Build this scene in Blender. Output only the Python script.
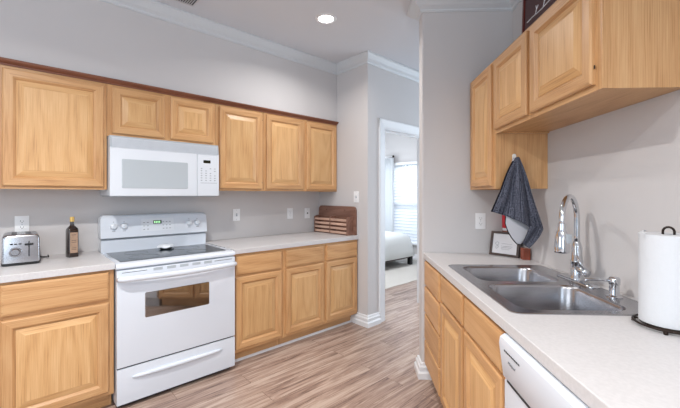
import bpy, bmesh, math, random
from mathutils import Vector, Matrix
from mathutils.geometry import tessellate_polygon
for o in list(bpy.data.objects): bpy.data.objects.remove(o)
random.seed(7)
SC = bpy.context.scene
C = SC.collection
PI = math.pi
R2 = math.sqrt(.5)

# ------------------------------------------------------------------ camera
cam_d = bpy.data.cameras.new('camera'); cam = bpy.data.objects.new('camera', cam_d); C.objects.link(cam)
cam.location = (0, 0, 1.3347)
cam.rotation_euler = (PI/2, 0, math.radians(2.2465))
cam_d.sensor_width = 36; cam_d.sensor_fit = 'HORIZONTAL'
cam_d.lens = 349.23*36/680
cam_d.shift_y = -9/680
cam_d.clip_start = .02
SC.camera = cam

# ------------------------------------------------------------------ world, lights, exposure
SC.view_settings.view_transform = 'Standard'
SC.view_settings.look = 'None'
SC.view_settings.gamma = 1
SC.view_settings.use_curve_mapping = False
SC.view_settings.exposure = 0.0
W = bpy.data.worlds.new('daylight'); SC.world = W; W.use_nodes = True
bg = W.node_tree.nodes['Background']
bg.inputs[0].default_value = (.74, .87, 1.0, 1); bg.inputs[1].default_value = .66

def area(name, loc, rot, size, power, col=(1, 1, 1), shape='RECTANGLE', size_y=None, spread=PI):
    d = bpy.data.lights.new(name, 'AREA'); d.shape = shape; d.size = size
    if size_y: d.size_y = size_y
    d.energy = power; d.color = col; d.spread = spread
    o = bpy.data.objects.new(name, d); o.location = loc; o.rotation_euler = rot; C.objects.link(o)
    return o
# daylight outside the bedroom window (behind the glass, pointing in)
area('bedroom_daylight', ((7.1-4.05)*R2, (7.1+4.05)*R2, 3.3), (PI*.28, 0, PI*.75), 2.4, 700, (.9, .95, 1), size_y=1.2)
# added fill light under the bedroom ceiling, no fixture there
area('bedroom_fill_light', ((4.0-3.9)*R2, (4.0+3.9)*R2, 2.68), (0, 0, 0), .5, 45, (.94, .97, 1), shape='DISK')
# added fill along the bedroom's unseen far side wall, which has no window
area('bedroom_side_fill', ((4.2-6.0)*R2, (4.2+6.0)*R2, 1.5), (PI/2, 0, -PI*.75), 1.8, 60, (.84, .93, 1), size_y=1.5)
# daylight of the living area behind the kitchen: one opening facing the range, one on the left facing the sink wall
area('living_room_daylight', (.45, -2.9, 1.55), (math.radians(92), 0, math.radians(30)), 2.6, 62, (.74, .87, 1), size_y=2.0)
area('dining_daylight', (-3.3, -1.3, 1.9), (math.radians(94), 0, math.radians(-72)), 2.2, 36, (.90, .95, 1), size_y=1.9)
# daylight arriving in the passage behind the end wall
area('passage_daylight', (2.85, 4.3, 1.5), (PI/2, 0, PI/2), 1.8, 46, (.76, .89, 1), size_y=1.8)

# ------------------------------------------------------------------ materials
def srgb(r, g, b):
    f = lambda c: (c/255/12.92) if c/255 <= .04045 else ((c/255+.055)/1.055)**2.4
    return (f(r), f(g), f(b), 1)
def newmat(name):
    m = bpy.data.materials.new(name); m.use_nodes = True
    nt = m.node_tree; b = nt.nodes['Principled BSDF']
    return m, nt, b
def N(nt, t, **k):
    n = nt.nodes.new(t)
    for a, v in k.items(): setattr(n, a, v)
    return n
def simple(name, col, rough=.5, metal=0, bump=0, bscale=200, coat=0, vary=0, spec=.5):
    m, nt, b = newmat(name)
    b.inputs['Base Color'].default_value = col
    b.inputs['Roughness'].default_value = rough
    b.inputs['Metallic'].default_value = metal
    b.inputs['Coat Weight'].default_value = coat
    b.inputs['Specular IOR Level'].default_value = spec
    tc = N(nt, 'ShaderNodeTexCoord')
    if vary:
        nz = N(nt, 'ShaderNodeTexNoise'); nz.inputs['Scale'].default_value = bscale*.6; nz.inputs['Detail'].default_value = 4
        nt.links.new(tc.outputs['Object'], nz.inputs['Vector'])
        r = N(nt, 'ShaderNodeValToRGB')
        r.color_ramp.elements[0].position = .3; r.color_ramp.elements[1].position = .7
        r.color_ramp.elements[0].color = tuple(c*(1-vary) for c in col[:3])+(1,)
        r.color_ramp.elements[1].color = tuple(min(1, c*(1+vary)) for c in col[:3])+(1,)
        nt.links.new(nz.outputs[0], r.inputs[0]); nt.links.new(r.outputs[0], b.inputs['Base Color'])
    if bump:
        nz = N(nt, 'ShaderNodeTexNoise'); nz.inputs['Scale'].default_value = bscale; nz.inputs['Detail'].default_value = 3
        nt.links.new(tc.outputs['Object'], nz.inputs['Vector'])
        bp = N(nt, 'ShaderNodeBump'); bp.inputs['Strength'].default_value = bump; bp.inputs['Distance'].default_value = .004
        nt.links.new(nz.outputs[0], bp.inputs['Height']); nt.links.new(bp.outputs[0], b.inputs['Normal'])
    return m
def wood(name, axis, light, mid, dark, rough=.38, scale=1.0, contrast=1.0):
    """axis: index of the local axis along which the grain runs"""
    m, nt, b = newmat(name)
    tc = N(nt, 'ShaderNodeTexCoord'); oi = N(nt, 'ShaderNodeObjectInfo')
    mul = N(nt, 'ShaderNodeVectorMath', operation='SCALE')
    cb = N(nt, 'ShaderNodeCombineXYZ')
    for i in range(3): nt.links.new(oi.outputs['Random'], cb.inputs[i])
    nt.links.new(cb.outputs[0], mul.inputs[0]); mul.inputs['Scale'].default_value = 37.0
    add = N(nt, 'ShaderNodeVectorMath', operation='ADD')
    nt.links.new(tc.outputs['Object'], add.inputs[0]); nt.links.new(mul.outputs[0], add.inputs[1])
    def mapped(s_across, s_along):
        mp = N(nt, 'ShaderNodeMapping')
        s = [s_across*scale]*3; s[axis] = s_along*scale
        mp.inputs['Scale'].default_value = s
        nt.links.new(add.outputs[0], mp.inputs['Vector']); return mp
    # broad cathedral figure: contour lines of a stretched noise field
    n1 = N(nt, 'ShaderNodeTexNoise'); n1.inputs['Scale'].default_value = 1; n1.inputs['Detail'].default_value = 2; n1.inputs['Roughness'].default_value = .35
    nt.links.new(mapped(5.5, .8).outputs[0], n1.inputs['Vector'])
    mm = N(nt, 'ShaderNodeMath', operation='MULTIPLY'); mm.inputs[1].default_value = 15
    nt.links.new(n1.outputs[0], mm.inputs[0])
    fr = N(nt, 'ShaderNodeMath', operation='PINGPONG'); fr.inputs[1].default_value = 1
    nt.links.new(mm.outputs[0], fr.inputs[0])
    # fine streaks
    n2 = N(nt, 'ShaderNodeTexNoise'); n2.inputs['Scale'].default_value = 1; n2.inputs['Detail'].default_value = 5; n2.inputs['Roughness'].default_value = .6
    nt.links.new(mapped(330, 5).outputs[0], n2.inputs['Vector'])
    n3 = N(nt, 'ShaderNodeTexNoise'); n3.inputs['Scale'].default_value = 1; n3.inputs['Detail'].default_value = 2
    nt.links.new(mapped(14, .7).outputs[0], n3.inputs['Vector'])
    a1 = N(nt, 'ShaderNodeMath', operation='MULTIPLY'); a1.inputs[1].default_value = .16*contrast; nt.links.new(fr.outputs[0], a1.inputs[0])
    a2 = N(nt, 'ShaderNodeMath', operation='MULTIPLY_ADD'); a2.inputs[1].default_value = .95*contrast; nt.links.new(n2.outputs[0], a2.inputs[0]); nt.links.new(a1.outputs[0], a2.inputs[2])
    a3 = N(nt, 'ShaderNodeMath', operation='MULTIPLY_ADD'); a3.inputs[1].default_value = .18*contrast; nt.links.new(n3.outputs[0], a3.inputs[0]); nt.links.new(a2.outputs[0], a3.inputs[2])
    r = N(nt, 'ShaderNodeValToRGB'); e = r.color_ramp.elements
    e[0].position = .32*contrast; e[0].color = dark; e[1].position = .88; e[1].color = light
    k = r.color_ramp.elements.new(.60*contrast); k.color = mid
    nt.links.new(a3.outputs[0], r.inputs[0])
    hs = N(nt, 'ShaderNodeHueSaturation')
    vv = N(nt, 'ShaderNodeMapRange'); vv.inputs[3].default_value = .93; vv.inputs[4].default_value = 1.07
    nt.links.new(oi.outputs['Random'], vv.inputs[0]); nt.links.new(vv.outputs[0], hs.inputs['Value'])
    nt.links.new(r.outputs[0], hs.inputs['Color']); nt.links.new(hs.outputs[0], b.inputs['Base Color'])
    b.inputs['Roughness'].default_value = rough
    b.inputs['Specular IOR Level'].default_value = .45
    bp = N(nt, 'ShaderNodeBump'); bp.inputs['Strength'].default_value = .12; bp.inputs['Distance'].default_value = .001
    nt.links.new(n2.outputs[0], bp.inputs['Height']); nt.links.new(bp.outputs[0], b.inputs['Normal'])
    return m
OL, OM, OD = srgb(212, 170, 124), srgb(197, 150, 102), srgb(154, 106, 66)
M = {}
M['oak_v'] = wood('oak_vertical_grain', 2, OL, OM, OD)
M['oak_x'] = wood('oak_horizontal_grain', 0, OL, OM, OD)
M['oak_y'] = wood('oak_depth_grain', 1, OL, OM, OD)
M['oak_panel_v'] = wood('oak_panel_grain', 2, srgb(219, 180, 132), srgb(205, 160, 109), srgb(164, 118, 74))
M['oak_panel_x'] = wood('oak_panel_cross_grain', 0, srgb(219, 180, 132), srgb(205, 160, 109), srgb(164, 118, 74))
M['dark_trim'] = wood('reddish_stained_moulding', 0, srgb(142, 92, 68), srgb(120, 72, 52), srgb(92, 52, 38))
M['slat_wood'] = wood('lightened_slat_wood', 0, srgb(216, 182, 160), srgb(198, 160, 140), srgb(166, 126, 108))  # rack slats, colour lightened to set off the shaded gaps between them
M['walnut_y'] = wood('darkened_brown_rack_wood', 0, srgb(150, 114, 98), srgb(124, 88, 74), srgb(94, 62, 52))  # rack wood, colour darkened to put shade inside the box
M['wall'] = simple('wall_paint', srgb(203, 200, 200), .75, bump=.10, bscale=160, spec=.25)
M['ceiling'] = simple('ceiling_paint', srgb(208, 211, 217), .85, bump=.12, bscale=120, spec=.2)
M['crown'] = simple('crown_paint', srgb(205, 209, 213), .4)
M['trim'] = simple('white_trim_paint', srgb(226, 227, 230), .35)
M['laminate'] = simple('speckled_laminate', srgb(202, 200, 201), .38, vary=.05, bscale=160)
M['enamel'] = simple('white_enamel', srgb(214, 220, 229), .16, coat=.4)
M['plastic'] = simple('white_plastic', srgb(216, 221, 228), .32)
M['plate'] = simple('white_wallplate_plastic', srgb(238, 239, 241), .35)
M['plastic_grey'] = simple('pale_grey_plastic', srgb(172, 178, 184), .4)
M['mesh_window'] = simple('grey_screened_window', srgb(178, 186, 192), .22, coat=.3)
M['print'] = simple('grey_printing', srgb(110, 116, 124), .5)
M['black'] = simple('black_plastic', srgb(22, 22, 24), .35)
M['cooktop'] = simple('dark_ceramic_glass', srgb(46, 54, 62), .12, coat=0, spec=.4)
M['burner'] = simple('burner_ring_print', srgb(58, 64, 70), .2)
M['oven_glass'] = simple('dark_oven_glass', srgb(40, 36, 32), .04, coat=.3, spec=1)
M['oven_glass'].node_tree.nodes['Principled BSDF'].inputs['IOR'].default_value = 2.3
M['display'] = simple('display_window', srgb(26, 34, 28), .2)
M['led'], _nt, _b = newmat('green_digits'); _b.inputs['Emission Color'].default_value = srgb(90, 210, 90); _b.inputs['Emission Strength'].default_value = 1.2
M['chrome'] = simple('chrome', srgb(214, 216, 220), .09, 1)
M['steel'], nt, b = newmat('brushed_steel')
b.inputs['Metallic'].default_value = 1; b.inputs['Base Color'].default_value = srgb(176, 176, 180); b.inputs['Roughness'].default_value = .25
tc = N(nt, 'ShaderNodeTexCoord'); mp = N(nt, 'ShaderNodeMapping'); mp.inputs['Scale'].default_value = (6, 260, 260)
nz = N(nt, 'ShaderNodeTexNoise'); nz.inputs['Scale'].default_value = 1
nt.links.new(tc.outputs['Object'], mp.inputs[0]); nt.links.new(mp.outputs[0], nz.inputs['Vector'])
bp = N(nt, 'ShaderNodeBump'); bp.inputs['Strength'].default_value = .15; bp.inputs['Distance'].default_value = .0006
nt.links.new(nz.outputs[0], bp.inputs['Height']); nt.links.new(bp.outputs[0], b.inputs['Normal'])
M['bronze'] = simple('dark_bronze', srgb(48, 38, 34), .4, .8)
M['paper'] = simple('white_paper_towel', srgb(206, 208, 212), .95, bump=.35, bscale=130, spec=.1)
M['bottle'] = simple('dark_brown_glass', srgb(40, 26, 20), .08, coat=.6)
M['label_tan'] = simple('tan_paper_label', srgb(168, 138, 116), .7, vary=.12, bscale=60)
M['gold'] = simple('gold_cap', srgb(206, 170, 96), .35, .3)
M['frame_dark'] = simple('dark_brown_frame', srgb(72, 58, 54), .45, vary=.15, bscale=80)
M['card'] = simple('white_card', srgb(222, 222, 226), .6)
M['red'] = simple('red_enamel', srgb(186, 30, 44), .4)
M['redwood'] = simple('reddish_wood', srgb(142, 72, 52), .45, vary=.2, bscale=40)
M['mahogany'] = simple('mahogany_frame', srgb(98, 34, 26), .35)
M['plum'] = simple('plum_board', srgb(84, 60, 62), .6, vary=.06, bscale=60)
M['hook'] = simple('white_hook_plastic', srgb(228, 228, 226), .3)
M['lining'] = simple('white_cloth_lining', srgb(206, 206, 212), .9, bump=.3, bscale=400, spec=.1)
M['hem'] = simple('black_hem', srgb(26, 26, 32), .9, spec=.1)
M['bedspread'] = simple('white_bedspread', srgb(226, 230, 230), .9, bump=.4, bscale=40, spec=.1)
M['curtain'] = simple('pale_curtain', srgb(230, 234, 238), .9, spec=.1)
M['carpet'] = simple('beige_carpet', srgb(206, 202, 196), .95, bump=.6, bscale=300, vary=.08, spec=.05)
M['slot'] = simple('dark_slot', srgb(40, 40, 44), .6)
M['vent_metal'] = simple('vent_paint', srgb(196, 196, 200), .5)
# towel weave: dark blue-grey stripes running down the cloth (mesh uv)
M['towel'], nt, b = newmat('striped_woven_towel')
uv = N(nt, 'ShaderNodeUVMap'); mp = N(nt, 'ShaderNodeMapping'); mp.inputs['Scale'].default_value = (46, 1.2, 1)
nz = N(nt, 'ShaderNodeTexNoise'); nz.inputs['Scale'].default_value = 1; nz.inputs['Detail'].default_value = 1
nt.links.new(uv.outputs[0], mp.inputs[0]); nt.links.new(mp.outputs[0], nz.inputs['Vector'])
nz2 = N(nt, 'ShaderNodeTexNoise'); nz2.inputs['Scale'].default_value = 260; nz2.inputs['Detail'].default_value = 2
tc = N(nt, 'ShaderNodeTexCoord'); nt.links.new(tc.outputs['Object'], nz2.inputs['Vector'])
mx = N(nt, 'ShaderNodeMath', operation='MULTIPLY_ADD'); mx.inputs[1].default_value = 1.5
nt.links.new(nz2.outputs[0], mx.inputs[0]); nt.links.new(nz.outputs[0], mx.inputs[2])
r = N(nt, 'ShaderNodeValToRGB'); r.color_ramp.elements[0].position = .62; r.color_ramp.elements[0].color = srgb(26, 28, 40)
r.color_ramp.elements[1].position = .98; r.color_ramp.elements[1].color = srgb(128, 131, 146)
hv = N(nt, 'ShaderNodeMath', operation='MULTIPLY'); hv.inputs[1].default_value = .6
nt.links.new(mx.outputs[0], hv.inputs[0]); nt.links.new(hv.outputs[0], r.inputs[0]); nt.links.new(r.outputs[0], b.inputs['Base Color']); b.inputs['Roughness'].default_value = .95
b.inputs['Specular IOR Level'].default_value = .1
# floor planks: run along local x (the stove wall direction)
M['floor'], nt, b = newmat('vinyl_planks')
tc = N(nt, 'ShaderNodeTexCoord')
br = N(nt, 'ShaderNodeTexBrick'); br.offset = .37; br.inputs['Scale'].default_value = 1
br.inputs['Brick Width'].default_value = 1.22; br.inputs['Row Height'].default_value = .15; br.inputs['Mortar Size'].default_value = .0012
br.inputs['Color1'].default_value = (0, 0, 0, 1); br.inputs['Color2'].default_value = (1, 1, 1, 1); br.inputs['Mortar'].default_value = (.5, .5, .5, 1)
nt.links.new(tc.outputs['Object'], br.inputs['Vector'])
cb = N(nt, 'ShaderNodeCombineXYZ'); ml = N(nt, 'ShaderNodeMath', operation='MULTIPLY'); ml.inputs[1].default_value = 23
nt.links.new(br.outputs['Color'], ml.inputs[0]); nt.links.new(ml.outputs[0], cb.inputs[2]); nt.links.new(ml.outputs[0], cb.inputs[0])
ad = N(nt, 'ShaderNodeVectorMath', operation='ADD'); nt.links.new(tc.outputs['Object'], ad.inputs[0]); nt.links.new(cb.outputs[0], ad.inputs[1])
def fl(sx, sy, det, ro, dist=0):
    mp = N(nt, 'ShaderNodeMapping'); mp.inputs['Scale'].default_value = (sx, sy, 1)
    nz = N(nt, 'ShaderNodeTexNoise'); nz.inputs['Scale'].default_value = 1; nz.inputs['Detail'].default_value = det; nz.inputs['Roughness'].default_value = ro
    nz.inputs['Distortion'].default_value = dist
    nt.links.new(ad.outputs[0], mp.inputs[0]); nt.links.new(mp.outputs[0], nz.inputs['Vector']); return nz
f1 = fl(1.7, 24, 7, .68, .9); f2 = fl(5, 130, 4, .65)
s1 = N(nt, 'ShaderNodeMath', operation='MULTIPLY_ADD'); s1.inputs[1].default_value = .38
nt.links.new(f2.outputs[0], s1.inputs[0]); nt.links.new(f1.outputs[0], s1.inputs[2])
s2 = N(nt, 'ShaderNodeMath', operation='MULTIPLY_ADD'); s2.inputs[1].default_value = .07
nt.links.new(br.outputs['Color'], s2.inputs[0]); nt.links.new(s1.outputs[0], s2.inputs[2])
r = N(nt, 'ShaderNodeValToRGB'); e = r.color_ramp.elements
e[0].position = .52; e[0].color = srgb(88, 68, 60); e[1].position = .86; e[1].color = srgb(192, 172, 158)
k = e.new(.63); k.color = srgb(140, 116, 105); k = e.new(.74); k.color = srgb(168, 144, 130)
nt.links.new(s2.outputs[0], r.inputs[0])
mt = N(nt, 'ShaderNodeMixRGB', blend_type='MULTIPLY'); mt.inputs[2].default_value = srgb(150, 132, 120)
nt.links.new(br.outputs['Fac'], mt.inputs[0]); nt.links.new(r.outputs[0], mt.inputs[1])
nt.links.new(mt.outputs[0], b.inputs['Base Color']); b.inputs['Roughness'].default_value = .36
# glass, blinds
M['glass'], nt, b = newmat('window_glass'); 
tg_ = N(nt, 'ShaderNodeBsdfTransparent'); gg_ = N(nt, 'ShaderNodeBsdfGlossy'); gg_.inputs['Roughness'].default_value = .02
mg_ = N(nt, 'ShaderNodeMixShader'); mg_.inputs[0].default_value = .06
nt.links.new(tg_.outputs[0], mg_.inputs[1]); nt.links.new(gg_.outputs[0], mg_.inputs[2]); nt.links.new(mg_.outputs[0], nt.nodes['Material Output'].inputs[0])
M['blind'], nt, b = newmat('white_blind_slat'); b.inputs['Base Color'].default_value = srgb(244, 246, 250); b.inputs['Roughness'].default_value = .5
b.inputs['Transmission Weight'].default_value = 0
tr = N(nt, 'ShaderNodeBsdfTranslucent'); tr.inputs[0].default_value = (.95, .97, 1, 1)
mxs = N(nt, 'ShaderNodeMixShader'); mxs.inputs[0].default_value = .65
out = nt.nodes['Material Output']; nt.links.new(b.outputs[0], mxs.inputs[1]); nt.links.new(tr.outputs[0], mxs.inputs[2]); nt.links.new(mxs.outputs[0], out.inputs[0])
M['lamp'], nt, b = newmat('lamp_lens'); b.inputs['Emission Color'].default_value = (1, .97, .93, 1); b.inputs['Emission Strength'].default_value = 14

# ------------------------------------------------------------------ mesh helpers
def tag(o, label=None, cat=None, group=None, kind=None):
    if label: o['label'] = label
    if cat: o['category'] = cat
    if group: o['group'] = group
    if kind: o['kind'] = kind
    return o
def thing(name, loc, rot, label, cat, group=None):
    o = bpy.data.objects.new(name, None); C.objects.link(o); o.empty_display_size = .05
    o.location = loc; o.rotation_euler = (0, 0, rot)
    return tag(o, label, cat, group)
def obj(name, bm, mats, parent=None, smooth=False):
    me = bpy.data.meshes.new(name)
    bmesh.ops.recalc_face_normals(bm, faces=bm.faces[:])
    bm.to_mesh(me); bm.free()
    for m in (mats if isinstance(mats, (list, tuple)) else [mats]): me.materials.append(M[m])
    if smooth:
        for p in me.polygons: p.use_smooth = True
        if smooth != 'all': me.set_sharp_from_angle(angle=math.radians(38))
    o = bpy.data.objects.new(name, me); C.objects.link(o)
    if parent: o.parent = parent
    return o
def BM(): return bmesh.new()
def merge(bm, src):
    me = bpy.data.meshes.new('t'); src.to_mesh(me); src.free(); bm.from_mesh(me); bpy.data.meshes.remove(me)
def box(bm, x0, x1, y0, y1, z0, z1, bev=0, seg=2, mi=0, rot=None, piv=None):
    t = bmesh.new(); bmesh.ops.create_cube(t, size=1)
    for v in t.verts: v.co = Vector(((x0+x1)/2+v.co.x*(x1-x0), (y0+y1)/2+v.co.y*(y1-y0), (z0+z1)/2+v.co.z*(z1-z0)))
    if bev: bmesh.ops.bevel(t, geom=t.edges[:], offset=bev, segments=seg, profile=.7, affect='EDGES')
    if rot is not None:
        bmesh.ops.rotate(t, verts=t.verts[:], cent=Vector(piv if piv else ((x0+x1)/2, (y0+y1)/2, (z0+z1)/2)), matrix=rot)
    for f in t.faces: f.material_index = mi
    merge(bm, t); return bm
def cyl(bm, c, r, h, axis='z', seg=28, r2=None, mi=0, bev=0):
    t = bmesh.new(); bmesh.ops.create_cone(t, cap_ends=True, segments=seg, radius1=r, radius2=r if r2 is None else r2, depth=h)
    if bev: bmesh.ops.bevel(t, geom=[e for e in t.edges if len(e.link_faces) == 2 and abs(e.verts[0].co.z-e.verts[1].co.z) < 1e-6], offset=bev, segments=2, affect='EDGES')
    if axis == 'x': bmesh.ops.rotate(t, verts=t.verts[:], matrix=Matrix.Rotation(PI/2, 3, 'Y'))
    if axis == 'y': bmesh.ops.rotate(t, verts=t.verts[:], matrix=Matrix.Rotation(PI/2, 3, 'X'))
    bmesh.ops.translate(t, verts=t.verts[:], vec=Vector(c))
    for f in t.faces: f.material_index = mi
    merge(bm, t); return bm
def lathe(bm, prof, c=(0, 0, 0), seg=40, mi=0):
    """prof: list of (r, z)"""
    rings = []
    for r, z in prof:
        if r < 1e-6: rings.append([bm.verts.new((c[0], c[1], c[2]+z))])
        else: rings.append([bm.verts.new((c[0]+r*math.cos(2*PI*i/seg), c[1]+r*math.sin(2*PI*i/seg), c[2]+z)) for i in range(seg)])
    for a, b_ in zip(rings, rings[1:]):
        for i in range(seg):
            j = (i+1) % seg
            if len(a) == 1 and len(b_) == 1: continue
            if len(a) == 1: f = bm.faces.new((a[0], b_[i], b_[j]))
            elif len(b_) == 1: f = bm.faces.new((a[i], b_[0], a[j]))
            else: f = bm.faces.new((a[i], b_[i], b_[j], a[j]))
            f.material_index = mi
    return bm
def tube(bm, pts, rad, seg=14, mi=0, closed=False):
    pts = [Vector(p) for p in pts]; n = len(pts); rings = []
    if not isinstance(rad, (list, tuple)): rad = [rad]*n
    prev = None
    for i, p in enumerate(pts):
        if closed: t = (pts[(i+1) % n]-pts[i-1]).normalized()
        else: t = (pts[min(i+1, n-1)]-pts[max(i-1, 0)]).normalized()
        if prev is None:
            u = t.orthogonal().normalized()
        else:
            u = (prev - t*prev.dot(t)); u = u.normalized() if u.length > 1e-6 else t.orthogonal().normalized()
        prev = u; w = t.cross(u)
        rings.append([bm.verts.new(p+rad[i]*(math.cos(2*PI*k/seg)*u+math.sin(2*PI*k/seg)*w)) for k in range(seg)])
    rng = range(n) if closed else range(n-1)
    for i in rng:
        a, b_ = rings[i], rings[(i+1) % n]
        for k in range(seg):
            f = bm.faces.new((a[k], a[(k+1) % seg], b_[(k+1) % seg], b_[k])); f.material_index = mi
    if not closed:
        bm.faces.new(rings[0]).material_index = mi; bm.faces.new(list(reversed(rings[-1]))).material_index = mi
    return bm
def prism(bm, poly, a, b_, axis, mi=0):
    """extrude a 2D polygon between a and b_ along axis ('x': poly=(y,z); 'y': poly=(x,z); 'z': poly=(x,y))"""
    def P(u, v, w): return {'x': (w, u, v), 'y': (u, w, v), 'z': (u, v, w)}[axis]
    A = [bm.verts.new(P(u, v, a)) for u, v in poly]; B = [bm.verts.new(P(u, v, b_)) for u, v in poly]
    n = len(poly)
    fs = [bm.faces.new(A), bm.faces.new(list(reversed(B)))]
    for i in range(n): fs.append(bm.faces.new((A[i], A[(i+1) % n], B[(i+1) % n], B[i])))
    for f in fs: f.material_index = mi
    return bm
def sweep(bm, path, prof, z0=0, mi=0):
    """mitred sweep: path = list of (x,y), wall on its left; prof = closed list of (out, z)"""
    P = [Vector(p) for p in path]; rings = []
    for i, p in enumerate(P):
        ns = []
        if i > 0: d = (P[i]-P[i-1]).normalized(); ns.append(Vector((d.y, -d.x)))
        if i < len(P)-1: d = (P[i+1]-P[i]).normalized(); ns.append(Vector((d.y, -d.x)))
        if len(ns) == 2: s = ns[0]+ns[1]; m = s/(1+ns[0].dot(ns[1]))
        else: m = ns[0]
        rings.append([bm.verts.new((p.x+m.x*o, p.y+m.y*o, z0+z)) for o, z in prof])
    k = len(prof)
    for a, b_ in zip(rings, rings[1:]):
        for i in range(k): bm.faces.new((a[i], a[(i+1) % k], b_[(i+1) % k], b_[i])).material_index = mi
    bm.faces.new(rings[0]); bm.faces.new(list(reversed(rings[-1])))
    return bm
def loft(bm, loops, cap0=True, cap1=True, mi=0):
    rings = [[bm.verts.new(p) for p in L] for L in loops]; n = len(rings[0])
    for a, b_ in zip(rings, rings[1:]):
        for i in range(n): bm.faces.new((a[i], a[(i+1) % n], b_[(i+1) % n], b_[i])).material_index = mi
    if cap0: bm.faces.new(rings[0]).material_index = mi
    if cap1: bm.faces.new(list(reversed(rings[-1]))).material_index = mi
    return bm
def rrect(x0, x1, y0, y1, r, seg=6):
    out = []
    for cx, cy, a in ((x1-r, y1-r, 0), (x0+r, y1-r, PI/2), (x0+r, y0+r, PI), (x1-r, y0+r, 3*PI/2)):
        for i in range(seg+1):
            t = a+PI/2*i/seg; out.append((cx+r*math.cos(t), cy+r*math.sin(t)))
    return out
def plate(bm, outer, holes, z0, z1, mi=0):
    """flat slab with holes"""
    polys = [[Vector((x, y, 0)) for x, y in outer]] + [[Vector((x, y, 0)) for x, y in h] for h in holes]
    flat = [p for L in polys for p in L]
    tris = tessellate_polygon(polys)
    T = [bm.verts.new((p.x, p.y, z1)) for p in flat]; B = [bm.verts.new((p.x, p.y, z0)) for p in flat]
    for a, b_, c in tris:
        bm.faces.new((T[a], T[b_], T[c])).material_index = mi; bm.faces.new((B[c], B[b_], B[a])).material_index = mi
    k = 0
    for L in polys:
        n = len(L)
        for i in range(n):
            j = (i+1) % n; bm.faces.new((T[k+i], T[k+j], B[k+j], B[k+i])).material_index = mi
        k += n
    return bm
def WL(s, n, z=0): return ((s-n)*R2, (s+n)*R2, z)      # stove-wall frame -> world
A45 = PI/4
def structL(name, bm, mat, smooth=False):
    o = obj(name, bm, mat, smooth=smooth); o.rotation_euler = (0, 0, A45); o['kind'] = 'structure'; return o
def struct(name, bm, mat, smooth=False):
    o = obj(name, bm, mat, smooth=smooth); o['kind'] = 'structure'; return o
def textmesh(name, s, size, mat, loc, rot, parent, ext=.0004, font_shear=0):
    cu = bpy.data.curves.new(name, 'FONT'); cu.body = s; cu.size = size; cu.extrude = ext; cu.align_x = 'CENTER'; cu.align_y = 'CENTER'; cu.shear = font_shear
    t = bpy.data.objects.new(name, cu); C.objects.link(t)
    dg = bpy.context.evaluated_depsgraph_get(); me = bpy.data.meshes.new_from_object(t.evaluated_get(dg))
    bpy.data.objects.remove(t); me.materials.clear(); me.materials.append(M[mat])
    o = bpy.data.objects.new(name, me); C.objects.link(o); o.location = loc; o.rotation_euler = rot; o.parent = parent
    return o

# ------------------------------------------------------------------ the shell
CZ = 2.755                                    # ceiling height
LN = 3.18                                     # stove wall plane (n)
BS = 2.61                                     # short return wall plane (s)
DN = 2.41                                     # doorway wall plane (n)
RX, EY = 1.153, 2.5775                        # sink wall plane, end wall plane
SF = 2.875                                    # soffit face above the stove-side cabinets
floor_bm = BM(); box(floor_bm, -3.2, 7.2, -4.5, 3.2, -.05, 0); structL('floor', floor_bm, 'floor')
bm = BM(); box(bm, 2.73, 6.05, 3.2, 6.1, -.05, .004); structL('floor', bm, 'carpet')
bm = BM(); box(bm, -3.2, 7.2, -4.5, 6.2, CZ, CZ+.06); structL('ceiling', bm, 'ceiling')
bm = BM(); box(bm, -3.2, BS, LN, LN+.12, 0, CZ); structL('wall_left', bm, 'wall')
bm = BM(); box(bm, -3.2, BS-.001, SF, LN-.001, 2.142, CZ-.001); structL('wall_soffit', bm, 'wall')
bm = BM(); box(bm, BS, BS+.12, DN, 6.1, 0, CZ); structL('wall_return', bm, 'wall')
D0, D1, DH = 2.862, 3.66, 2.055
bm = BM()
box(bm, BS+.12, D0, DN, DN+.12, 0, CZ); box(bm, D1, 6.17, DN, DN+.12, 0, CZ); box(bm, D0, D1, DN, DN+.12, DH, CZ)
structL('wall_doorway', bm, 'wall')
# end wall with a softly rounded free corner
bm = BM(); prism(bm, [(.499+.012, EY), (.5025, EY+.0035), (.499, EY+.012), (.499, EY+.103), (.511, EY+.115), (RX, EY+.115), (RX, EY)], 0, CZ, 'z')
struct('wall_end', bm, 'wall')
bm = BM(); box(bm, RX, RX+.12, -1.7, EY+.115, 0, CZ); struct('wall_right', bm, 'wall')
bm = BM(); box(bm, RX+.121, 3.0, EY, EY+.115, 0, CZ); struct('wall_passage', bm, 'wall')
bm = BM(); box(bm, 3.0, 3.1, EY, 6.5, 0, CZ); struct('wall_passage', bm, 'wall')
# bedroom far walls
WS = 6.05; wn0, wn1, wz0, wz1 = 3.15, 4.9, .33, 2.03
bm = BM()
box(bm, WS, WS+.12, DN+.12, wn0, 0, CZ); box(bm, WS, WS+.12, wn1, 6.1, 0, CZ)
box(bm, WS, WS+.12, wn0, wn1, 0, wz0); box(bm, WS, WS+.12, wn0, wn1, wz1, CZ)
structL('wall_window', bm, 'wall')
bm = BM(); box(bm, BS+.12, WS+.12, 6.1, 6.2, 0, CZ); structL('wall_bedroom', bm, 'wall')
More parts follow.
